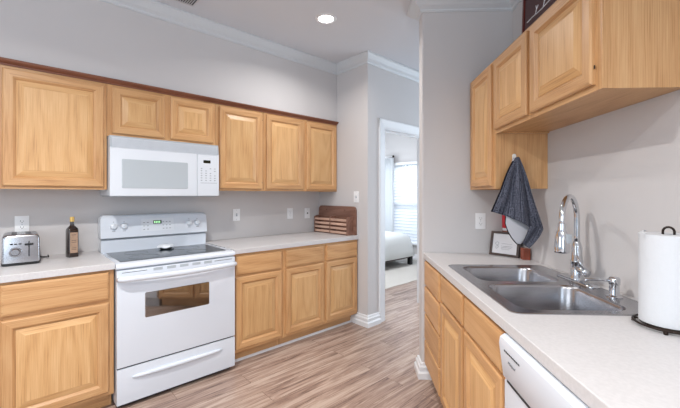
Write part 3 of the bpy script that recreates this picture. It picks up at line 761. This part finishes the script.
# ------------------------------------------------------------------ toaster
t = thing('toaster', WL(-.068, 2.835, .9137), A45, 'brushed steel two-slot toaster on the left end of the counter', 'toaster')
w, d, h = .172, .27, .183
bm = BM()
L = []
for z, i, r in ((.016, .0, .014), (.03, 0, .014), (.160, .002, .014), (.172, .005, .016), (.179, .011, .018), (.1815, .020, .018)):
    L.append([(x, y, z) for x, y in rrect(i, w-i, i*.4, d-i*.4, r)])
loft(bm, L); obj('shell', bm, 'steel', t, smooth=True)
bm = BM(); loft(bm, [[(x, y, z) for x, y in rrect(-.002+i, w+.002-i, -.002+i, d+.002-i, .026)] for z, i in ((0, .006), (.004, 0), (.016, 0))])
obj('base', bm, 'black', t, smooth=True)
for x in (.042, .106):
    bm = BM(); box(bm, x, x+.026, .03, d-.03, .1795, .1825, .001); obj('bread_slot', bm, 'black', t)
bm = BM(); lathe(bm, [(0, .016), (.017, .016), (.021, .012), (.023, 0), (0, 0)], (0, 0, 0), 28)
bmesh.ops.rotate(bm, verts=bm.verts[:], matrix=Matrix.Rotation(PI/2, 3, 'X')); bmesh.ops.translate(bm, verts=bm.verts[:], vec=(.060, .001, .080)); kn = obj('browning_dial', bm, 'steel', t, smooth=True)
bm = BM(); lathe(bm, [(0, .006), (.027, .006), (.031, 0), (0, 0)], (0, 0, 0), 28)
bmesh.ops.rotate(bm, verts=bm.verts[:], matrix=Matrix.Rotation(PI/2, 3, 'X')); bmesh.ops.translate(bm, verts=bm.verts[:], vec=(.060, .0035, .080)); obj('dial_ring', bm, 'chrome', t, smooth=True)
bm = BM()
for k in range(3): box(bm, .036+k*.019, .049+k*.019, -.002, .006, .124, .132, .001)
obj('button', bm, 'black', t)
bm = BM(); box(bm, .118, .124, -.0008, .006, .050, .142, .001); obj('lever_slot', bm, 'slot', t)
bm = BM(); box(bm, .101, .141, -.016, .001, .118, .130, .003); obj('lever', bm, 'black', t)
bm = BM(); tube(bm, [(.150, .262, .02), (.185, .255, .006), (.215, .225, .006), (.222, .19, .010), (.218, .165, .024)], .0035, 8)
obj('power_cord', bm, 'black', t, smooth='all')

# ------------------------------------------------------------------ bottle
t = thing('oil_bottle', WL(.275, 2.985, .9137), A45+.25, 'square dark brown glass bottle with gold cap beside the range', 'bottle')
L = []
for z, hw, r in ((0, .026, .006), (.003, .029, .007), (.180, .029, .007), (.192, .027, .010), (.205, .019, .012), (.214, .0135, .0125), (.222, .0115, .0112), (.246, .0115, .0112)):
    L.append([(x, y, z) for x, y in rrect(-hw, hw, -hw, hw, r)])
bm = BM(); loft(bm, L); obj('bottle_glass', bm, 'bottle', t, smooth=True)
bm = BM(); lathe(bm, [(0, .240), (.0130, .240), (.0130, .268), (.0120, .272), (0, .272)], (0, 0, 0), 24); obj('cap', bm, 'gold', t, smooth=True)
bm = BM(); box(bm, -.022, .022, -.0300, -.0290, .030, .168, .0003); lb = obj('paper_label', bm, 'label_tan', t)
for z in (.150, .112, .100, .062, .052):
    bm = BM(); box(bm, -.014, .014, -.0306, -.0299, z, z+.003); obj('label_print', bm, 'frame_dark', lb)

# ------------------------------------------------------------------ outlets and switches
def wallplate(name, loc, rot, kind, label, cat, group='white wall plates'):
    t = thing(name, loc, rot, label, cat, group)       # local: y into the wall, front at -y
    bm = BM(); box(bm, -.036, .036, -.006, 0, -.058, .058, .003); obj('cover_plate', bm, 'plate', t, smooth=True)
    if kind == 'duplex':
        for z in (-.020, .020):
            bm = BM(); loft(bm, [[(x, y, z+q) for x, q in rrect(-.017, .017, -.0145, .0145, .010)] for y in (-.009, -.005)]); so = obj('socket', bm, 'plate', t)
            bm = BM(); box(bm, -.0085, -.0065, -.0094, -.008, z-.002, z+.008); box(bm, .0065, .0085, -.0094, -.008, z-.002, z+.006); cyl(bm, (0, -.0087, z-.0075), .0025, .0014, 'y', 12); obj('slot', bm, 'slot', so)
    elif kind == 'toggle':
        bm = BM(); box(bm, -.007, .007, -.008, -.005, -.014, .014, .001); tg = obj('toggle_base', bm, 'plastic_grey', t)
        bm = BM(); box(bm, -.004, .004, -.020, -.006, .0, .010, .002); obj('toggle', bm, 'plastic', t)
    elif kind == 'jack':
        bm = BM(); cyl(bm, (0, -.008, 0), .008, .006, 'y', 16); obj('jack', bm, 'slot', t, smooth=True)
    for z in ((-.044, .044) if kind != 'duplex' else (0,)):
        bm = BM(); cyl(bm, (0, -.0065, z), .003, .0015, 'y', 10); obj('screw', bm, 'plastic_grey', t)
    return t
wallplate('wall_outlet', WL(.024, LN-.0005, 1.137), A45, 'duplex', 'white duplex outlet on the wall directly above the toaster', 'outlet')
wallplate('light_switch', WL(1.566, LN-.0005, 1.142), A45, 'toggle', 'white toggle switch plate on the backsplash just right of the range', 'switch')
wallplate('wall_outlet', WL(2.192, LN-.0005, 1.133), A45, 'duplex', 'white duplex outlet on the backsplash, between switch and jack plates', 'outlet')
wallplate('wall_jack', WL(2.428, LN-.0005, 1.128), A45, 'jack', 'white jack plate on the backsplash nearest the slatted rack', 'wall plate')
wallplate('light_switch', WL(BS-.0005, 2.568, 1.315), -A45, 'toggle', 'white toggle switch plate on the return wall above the slatted rack', 'switch')
wallplate('wall_outlet', (.920, EY-.0005, 1.146), 0, 'duplex', 'white duplex outlet on the end wall beside the framed card', 'outlet')

# ------------------------------------------------------------------ slatted rack leaning on the return wall
t = thing('wooden_rack', WL(BS-.008, 3.165, .9137), -A45, 'brown wooden slatted rack standing on the counter against the return wall', 'rack')
# local x = towards -n (right in the photo), y = into the wall (+s)
bw = .605
def arch(x0, x1, z0, z1, r, n=8):
    return [(x0, z0), (x1, z0)] + [(x1-r+r*math.cos(a), z1-r+r*math.sin(a)) for a in [PI/2*k/n for k in range(n+1)]] + [(x0+r+r*math.cos(a), z1-r+r*math.sin(a)) for a in [PI/2+PI/2*k/n for k in range(n+1)]]
bm = BM()
poly = arch(0, bw, 0, .300, .045)
plate(bm, poly, [[(x+.007*math.cos(2*PI*k/10), .255+.007*math.sin(2*PI*k/10)) for k in range(10)] for x in (.14, .44)], -.004, .012)
for v in bm.verts: x, z, y = v.co; v.co = (x, -y, z)
obj('backboard', bm, 'walnut_y', t)
for x in (.022, .287, .552):
    bm = BM(); prism(bm, [(-.099, 0), (-.013, 0), (-.013, .195), (-.070, .190), (-.099, .178)], x, x+.014, 'x'); obj('side_panel', bm, 'walnut_y', t)
bm = BM(); box(bm, .0365, .5515, -.080, -.014, .0, .008); obj('bottom_board', bm, 'walnut_y', t)
for x0, x1 in ((.0362, .2868), (.3012, .5518)):
    for k in range(4):
        bm = BM(); box(bm, x0, x1, -.098, -.0905, .012+k*.044, .012+k*.044+.024, .001); obj('slat', bm, 'slat_wood', t)

# ------------------------------------------------------------------ ceiling fixtures
def can(loc, label, power):
    t = thing('recessed_light', loc, 0, label, 'ceiling light', 'recessed ceiling lights')
    bm = BM(); lathe(bm, [(.060, -.0005), (.060, -.004), (.064, -.008), (.082, -.006), (.088, -.0005)], (0, 0, 0), 40)
    obj('trim_ring', bm, 'trim', t, smooth=True)
    bm = BM(); lathe(bm, [(0, -.003), (.045, -.003), (.060, -.001)], (0, 0, 0), 40); obj('lens', bm, 'lamp', t, smooth=True)
    d = bpy.data.lights.new('lamp_light', 'AREA'); d.shape = 'DISK'; d.size = .11; d.spread = math.radians(150); d.energy = power; d.color = (1, .975, .94)
    l = bpy.data.objects.new('lamp_light', d); C.objects.link(l); l.location = (0, 0, -.012); l.parent = t
    return t
can((-.223, 2.804, CZ), 'glowing round recessed light in the kitchen ceiling', 12)
can((-.95, .75, CZ), 'round recessed ceiling light behind the viewpoint, on the range side', 44)
can((-.1, -.65, CZ), 'round recessed ceiling light behind the viewpoint, farthest from the range', 40)
t = thing('ceiling_vent', WL(.972, 2.675, CZ), A45, 'white louvred air vent in the ceiling above the range', 'vent')
bm = BM()
plate(bm, [(-.32, -.17), (0, -.17), (0, 0), (-.32, 0)], [[(-.310, -.160), (-.165, -.160), (-.165, -.010), (-.310, -.010)], [(-.155, -.160), (-.010, -.160), (-.010, -.010), (-.155, -.010)]], -.008, -.0005)
obj('vent_frame', bm, 'vent_metal', t)
bm = BM(); box(bm, -.312, -.008, -.162, -.008, -.002, -.0005); obj('vent_backing', bm, 'slot', t)
bm = BM()
for x0 in (-.304, -.149):
    for k in range(9): box(bm, x0+k*.0152, x0+k*.0152+.006, -.158, -.012, -.008, -.002, rot=Matrix.Rotation(.5, 3, 'Y'))
obj('louvres', bm, 'vent_metal', t)

# ------------------------------------------------------------------ sign on top of the sink-side cabinets
t = thing('wall_sign', (1.128, 2.365, 2.150), 0, 'dark plum board with mahogany frame leaning on top of the sink-side cabinets', 'sign')
bm = BM()     # lies in local yz plane; near end towards -y
Y0, Y1, ZH, fr_ = -.80, 0, .59, .022
for a in ((Y0, Y1, 0, fr_), (Y0, Y1, ZH-fr_, ZH), (Y0, Y0+fr_, fr_, ZH-fr_), (Y1-fr_, Y1, fr_, ZH-fr_)): box(bm, -.020, 0, a[0], a[1], a[2], a[3], .002)
fr0 = obj('sign_frame', bm, 'mahogany', t)
bm = BM(); box(bm, -.012, -.004, Y0+fr_, Y1-fr_, fr_, ZH-fr_); fc = obj('sign_face', bm, 'plum', t)
bm = BM()
tube(bm, [(-.013, -.06-.06*k, .300+.003*math.sin(k*1.7)) for k in range(11)], .0035, 6)
for k in range(6):
    y = -.16-.09*k
    tube(bm, [(-.013, y, .301), (-.013, y-.012, .330), (-.013, y-.004, .352)], .0030, 6); tube(bm, [(-.013, y-.012, .325), (-.013, y-.030, .345)], .0024, 6)
obj('branch_drawing', bm, 'card', fc)
for o in t.children: pass
t.rotation_euler = (0, math.radians(2), 0); t.location.x = 1.125

# ------------------------------------------------------------------ towel on its hook
SY = EY-.456                         # side face of the tall corner cabinet
t = thing('wall_hook', (.955, SY-.0005, 1.548), 0, 'small white stick-on hook on the side of the tall corner cabinet', 'hook')
bm = BM(); loft(bm, [[(x, y, z) for x, z in rrect(-.011+i, .011-i, -.020+i, .032-i, .0108-i)] for y, i in ((0, 0), (-.004, 0), (-.006, .002))]); obj('hook_plate', bm, 'hook', t, smooth=True)
bm = BM(); tube(bm, [(0, -.005, -.006), (0, -.016, -.012), (0, -.026, -.006), (0, -.028, .006)], [.005, .005, .0045, .004], 10); obj('hook_prong', bm, 'hook', t, smooth='all')
t = thing('dish_towel', (.955, SY-.022, 1.552), 0, 'dark blue-grey striped dish towel hanging from the white hook', 'towel')
def lerp(a, b_, f): return a+(b_-a)*f
def resample(pts, n):
    P = [Vector(p) for p in pts]; L = [0]
    for a, b_ in zip(P, P[1:]): L.append(L[-1]+(b_-a).length)
    out = []
    for k in range(n):
        d_ = L[-1]*k/(n-1); i = 0
        while i < len(L)-2 and L[i+1] < d_: i += 1
        f = (d_-L[i])/max(1e-9, L[i+1]-L[i]); out.append(P[i].lerp(P[i+1], min(1, f)))
    return out
def drape(outline_bottom, name, mat, ydep, folds, amp, parent, yb=0, apexw=.012, nu=48, nv=34, left=None, right=None):
    """cloth gathered at the apex and fanning to the outline (x,z relative to hook)"""
    B = resample([(x, 0, z) for x, z in outline_bottom], nu)
    bm = BM(); uvl = bm.loops.layers.uv.new('UVMap'); V = []
    for j in range(nv):
        v = j/(nv-1); row = []
        for i in range(nu):
            u = i/(nu-1)
            ax = lerp(-apexw, apexw, u)
            bow = math.sin(PI*v)*.0
            x = lerp(ax, B[i].x, v**1.0)+(.010*math.sin(PI*min(1, v*1.6)))*(u-.5)*2*(1-v)
            z = lerp(.004-.02*abs(u-.5)**2, B[i].z, v)
            y = ydep-amp*(.35+.75*v)*math.sin(folds*PI*u+.8*v)*(.35+.65*min(1, v*3)) - .012*math.sin(PI*u)*(1-v*.3)
            row.append((bm.verts.new((x, y, z)), (u, v)))
        V.append(row)
    for j in range(nv-1):
        for i in range(nu-1):
            q = [V[j][i], V[j][i+1], V[j+1][i+1], V[j+1][i]]
            f = bm.faces.new([a[0] for a in q])
            for lp_, a in zip(f.loops, q): lp_[uvl].uv = a[1]
    edge = [tuple(V[j][0][0].co) for j in range(nv)] + [tuple(V[-1][i][0].co) for i in range(nu)] + [tuple(V[j][-1][0].co) for j in range(nv-1, -1, -1)]
    le = [tuple(V[j][0][0].co) for j in range(2, nv)]
    o = obj(name, bm, mat, parent, smooth='all')
    so = o.modifiers.new('thickness', 'SOLIDIFY'); so.thickness = .0025; so.offset = 0
    return o, edge, le
# outer striped cloth
ob = [(-.152, -.315), (-.10, -.330), (-.046, -.345), (.02, -.380), (.074, -.408), (.110, -.425), (.142, -.418), (.122, -.365), (.098, -.33)]
cl, edge, le = drape(ob, 'striped_cloth', 'towel', -.020, 5.0, .016, t)
bm = BM(); tube(bm, le, .0050, 6); obj('hem', bm, 'hem', cl, smooth='all')
bm = BM(); uvl = bm.loops.layers.uv.new('UVMap'); G = []
c00, c10, c01, c11 = Vector((.066, -.032, -.395)), Vector((.143, -.030, -.412)), Vector((.030, -.014, -.500)), Vector((.068, -.016, -.528))
for j in range(15):
    v = j/14; rowp = []
    for i in range(15):
        u = i/14; p = c00.lerp(c10, u).lerp(c01.lerp(c11, u), v); p.y -= .008*math.sin(2.2*PI*u+v)*(1-.4*v); p.x += .010*math.sin(PI*v)*u
        rowp.append((bm.verts.new(p), (.7+.3*u, .75+.25*v)))
    G.append(rowp)
for j in range(14):
    for i in range(14):
        q = [G[j][i], G[j][i+1], G[j+1][i+1], G[j+1][i]]; f = bm.faces.new([a_[0] for a_ in q])
        for lp_, a_ in zip(f.loops, q): lp_[uvl].uv = a_[1]
fcn = obj('folded_corner', bm, 'towel', t, smooth='all'); so = fcn.modifiers.new('thickness', 'SOLIDIFY'); so.thickness = .0025
# lining showing below and at the right
lb_ = [(-.050, -.30), (-.060, -.385), (-.045, -.430), (-.020, -.473), (.012, -.510), (.034, -.512), (.070, -.47), (.100, -.43)]
l1, e1, _ = drape(lb_, 'lining', 'lining', .012, 2.0, .003, t)
bm = BM(); tube(bm, resample([e1[i] for i in range(20, 34)]+[e1[34+i] for i in range(0, 40)], 40), .0030, 6); obj('hem', bm, 'hem', l1, smooth='all')
lb_ = [(.04, -.30), (.075, -.325), (.110, -.335), (.132, -.325)]
l2, e2, _ = drape(lb_, 'lining', 'lining', .010, 1.0, .004, t)

# ------------------------------------------------------------------ framed card and red canister
p0 = Vector((.960, 2.520)); p1 = Vector((1.092, 2.366)); ang = math.atan2(p1.y-p0.y, p1.x-p0.x); wd = (p1-p0).length
t = thing('picture_frame', (p0.x, p0.y, .9150), ang, 'small dark wooden frame with a white printed card, leaning in the corner', 'picture frame')
hh, ff = .168, .016
tl = Matrix.Rotation(math.radians(-12), 3, 'X')
def tilted(bm):
    bmesh.ops.rotate(bm, verts=bm.verts[:], matrix=tl, cent=Vector((0, .0, 0))); return bm
bm = BM()
for a in ((0, wd, 0, ff), (0, wd, hh-ff, hh), (0, ff, ff, hh-ff), (wd-ff, wd, ff, hh-ff)): box(bm, a[0], a[1], 0, .016, a[2], a[3], .002)
obj('frame', tilted(bm), 'frame_dark', t)
bm = BM(); box(bm, ff, wd-ff, .007, .012, ff, hh-ff); cd = obj('card', tilted(bm), 'card', t)
bm = BM()
sw = [(.052+.010*math.sin(a*1.0)*(1+.2*a/6), .0062, .055+.0085*a) for a in [k*.35 for k in range(18)]]
tube(bm, [(.048+.012*math.sin(k/17*2*PI), .0062, .050+.045*k/17) for k in range(18)], .0009, 5)
tube(bm, [(.050-.010*math.sin(k/17*2*PI), .0062, .045+.050*k/17) for k in range(18)], .0009, 5)
for z, a, b_ in ((.085, .080, .150), (.068, .078, .155), (.058, .078, .150), (.048, .078, .140)):
    tube(bm, [(a+(b_-a)*k/14, .0062, z+.0016*math.sin(k*2.4)) for k in range(15)], .0007, 5)
obj('script_print', tilted(bm), 'print', cd)
t = thing('canister', (1.103, 2.520, .9137), 0, 'red canister with a brown base behind the hanging towel in the corner', 'canister')
bm = BM(); lathe(bm, [(0, 0), (.044, 0), (.046, .003), (.046, .170), (0, .170)], (0, 0, 0), 36); obj('brown_base', bm, 'redwood', t, smooth=True)
bm = BM(); lathe(bm, [(0, .170), (.046, .170), (.046, .188), (0, .188)], (0, 0, 0), 36); obj('white_band', bm, 'card', t, smooth=True)
bm = BM(); lathe(bm, [(0, .188), (.047, .188), (.048, .192), (.048, .285), (.044, .291), (0, .293)], (0, 0, 0), 36); obj('red_lid', bm, 'red', t, smooth=True)

t = thing('wooden_box', (1.120, 2.325, .9137), 0, 'small reddish-brown wooden box on the counter right of the framed card', 'box')
bm = BM(); box(bm, -.022, .022, -.022, .022, 0, .062, .003); obj('box_body', bm, 'redwood', t)
bm = BM(); box(bm, -.023, .023, -.023, .023, .0625, .074, .003); obj('lid', bm, 'redwood', t)

# ------------------------------------------------------------------ bedroom
t = thing('bed', WL(4.65, 4.9, .004), A45, 'bed with white spread and black legs seen through the doorway', 'bed')
s0, s1, n0, n1 = -1.15, .93, -.93, .75
bm = BM(); L = []
for z, ex, r in ((.17, .028, .06), (.30, .016, .07), (.42, .006, .09), (.52, -.012, .12), (.575, -.05, .14), (.60, -.11, .14), (.61, -.22, .12)):
    P_ = rrect(s0-ex, s1+ex, n0-ex, n1+ex, r, 8); m_ = len(P_)
    L.append([(x+(.012*math.sin(i*2.1)*(1 if z < .4 else .2)), y+(.012*math.cos(i*1.7)*(1 if z < .4 else .2)), z) for i, (x, y) in enumerate(P_)])
loft(bm, L); sp = obj('bedspread', bm, 'bedspread', t, smooth='all')
bm = BM(); box(bm, s0+.04, s1-.04, n0+.04, n1-.04, .13, .30); obj('bed_frame', bm, 'frame_dark', t)
for x in (s0+.06, s1-.03):
    for y in (n0+.05, n1-.05):
        bm = BM(); box(bm, x-.035, x+.035, y-.035, y+.035, 0, .20); obj('leg', bm, 'black', t)
t = thing('window_blind', WL(WS-.02, (wn0+wn1)/2, wz0), A45, 'white horizontal slat blind filling the bedroom window', 'window blind')
hw = (wn1-wn0)/2-.01
bm = BM(); box(bm, -.035, .018, -hw, hw, wz1-wz0-.055, wz1-wz0-.002, .003); obj('headrail', bm, 'trim', t)
bm = BM(); nsl = 25
for k in range(nsl):
    z = .035+k*.0645; box(bm, -.034, .030, -hw+.004, hw-.004, z-.0012, z+.0012, rot=Matrix.Rotation(math.radians(64), 3, 'Y'))
obj('slats', bm, 'blind', t)
bm = BM(); box(bm, -.022, .018, -hw+.004, hw-.004, .0, .012, .002); obj('bottom_rail', bm, 'trim', t)
t = thing('curtain_rod', WL(WS-.10, 4.0, 2.165), A45, 'short white curtain rod with dark finial beside the bedroom window top', 'curtain rod')
bm = BM(); tube(bm, [(0, .76, 0), (0, 1.12, 0)], .011, 12); obj('rod', bm, 'trim', t, smooth='all')
for y in (.745,):
    bm = BM(); bmesh.ops.create_uvsphere(bm, u_segments=16, v_segments=10, radius=.024); bmesh.ops.translate(bm, verts=bm.verts[:], vec=(0, y, 0)); obj('finial', bm, 'bronze', t, smooth='all')
for y in (1.09,):
    bm = BM(); tube(bm, [(0, y, 0), (.099, y, 0)], .007, 8); obj('bracket', bm, 'bronze', t, smooth='all')
bm = BM(); top = []; bot = []
nn = 60; n0_, n1_ = -.16, .16
for z in (0.02, .7, 1.4, 2.17):
    pass
rows = []
for z in (.03, .6, 1.2, 1.8, 2.137):
    rows.append([bm.verts.new((.028*math.sin(14*PI*k/nn)*(.9+.1*math.sin(z)), lerp(n0_, n1_, k/nn), z)) for k in range(nn+1)])
for a, b_ in zip(rows, rows[1:]):
    for k in range(nn): bm.faces.new((a[k], a[k+1], b_[k+1], b_[k]))
o = obj('curtain', bm, 'curtain', smooth='all'); o.location = WL(WS-.10, 4.90, -.002); o.rotation_euler = (0, 0, A45)
so = o.modifiers.new('thickness', 'SOLIDIFY'); so.thickness = .002
tag(o, 'pale grey-white gathered curtain hanging at the left side of the bedroom window', 'curtain')
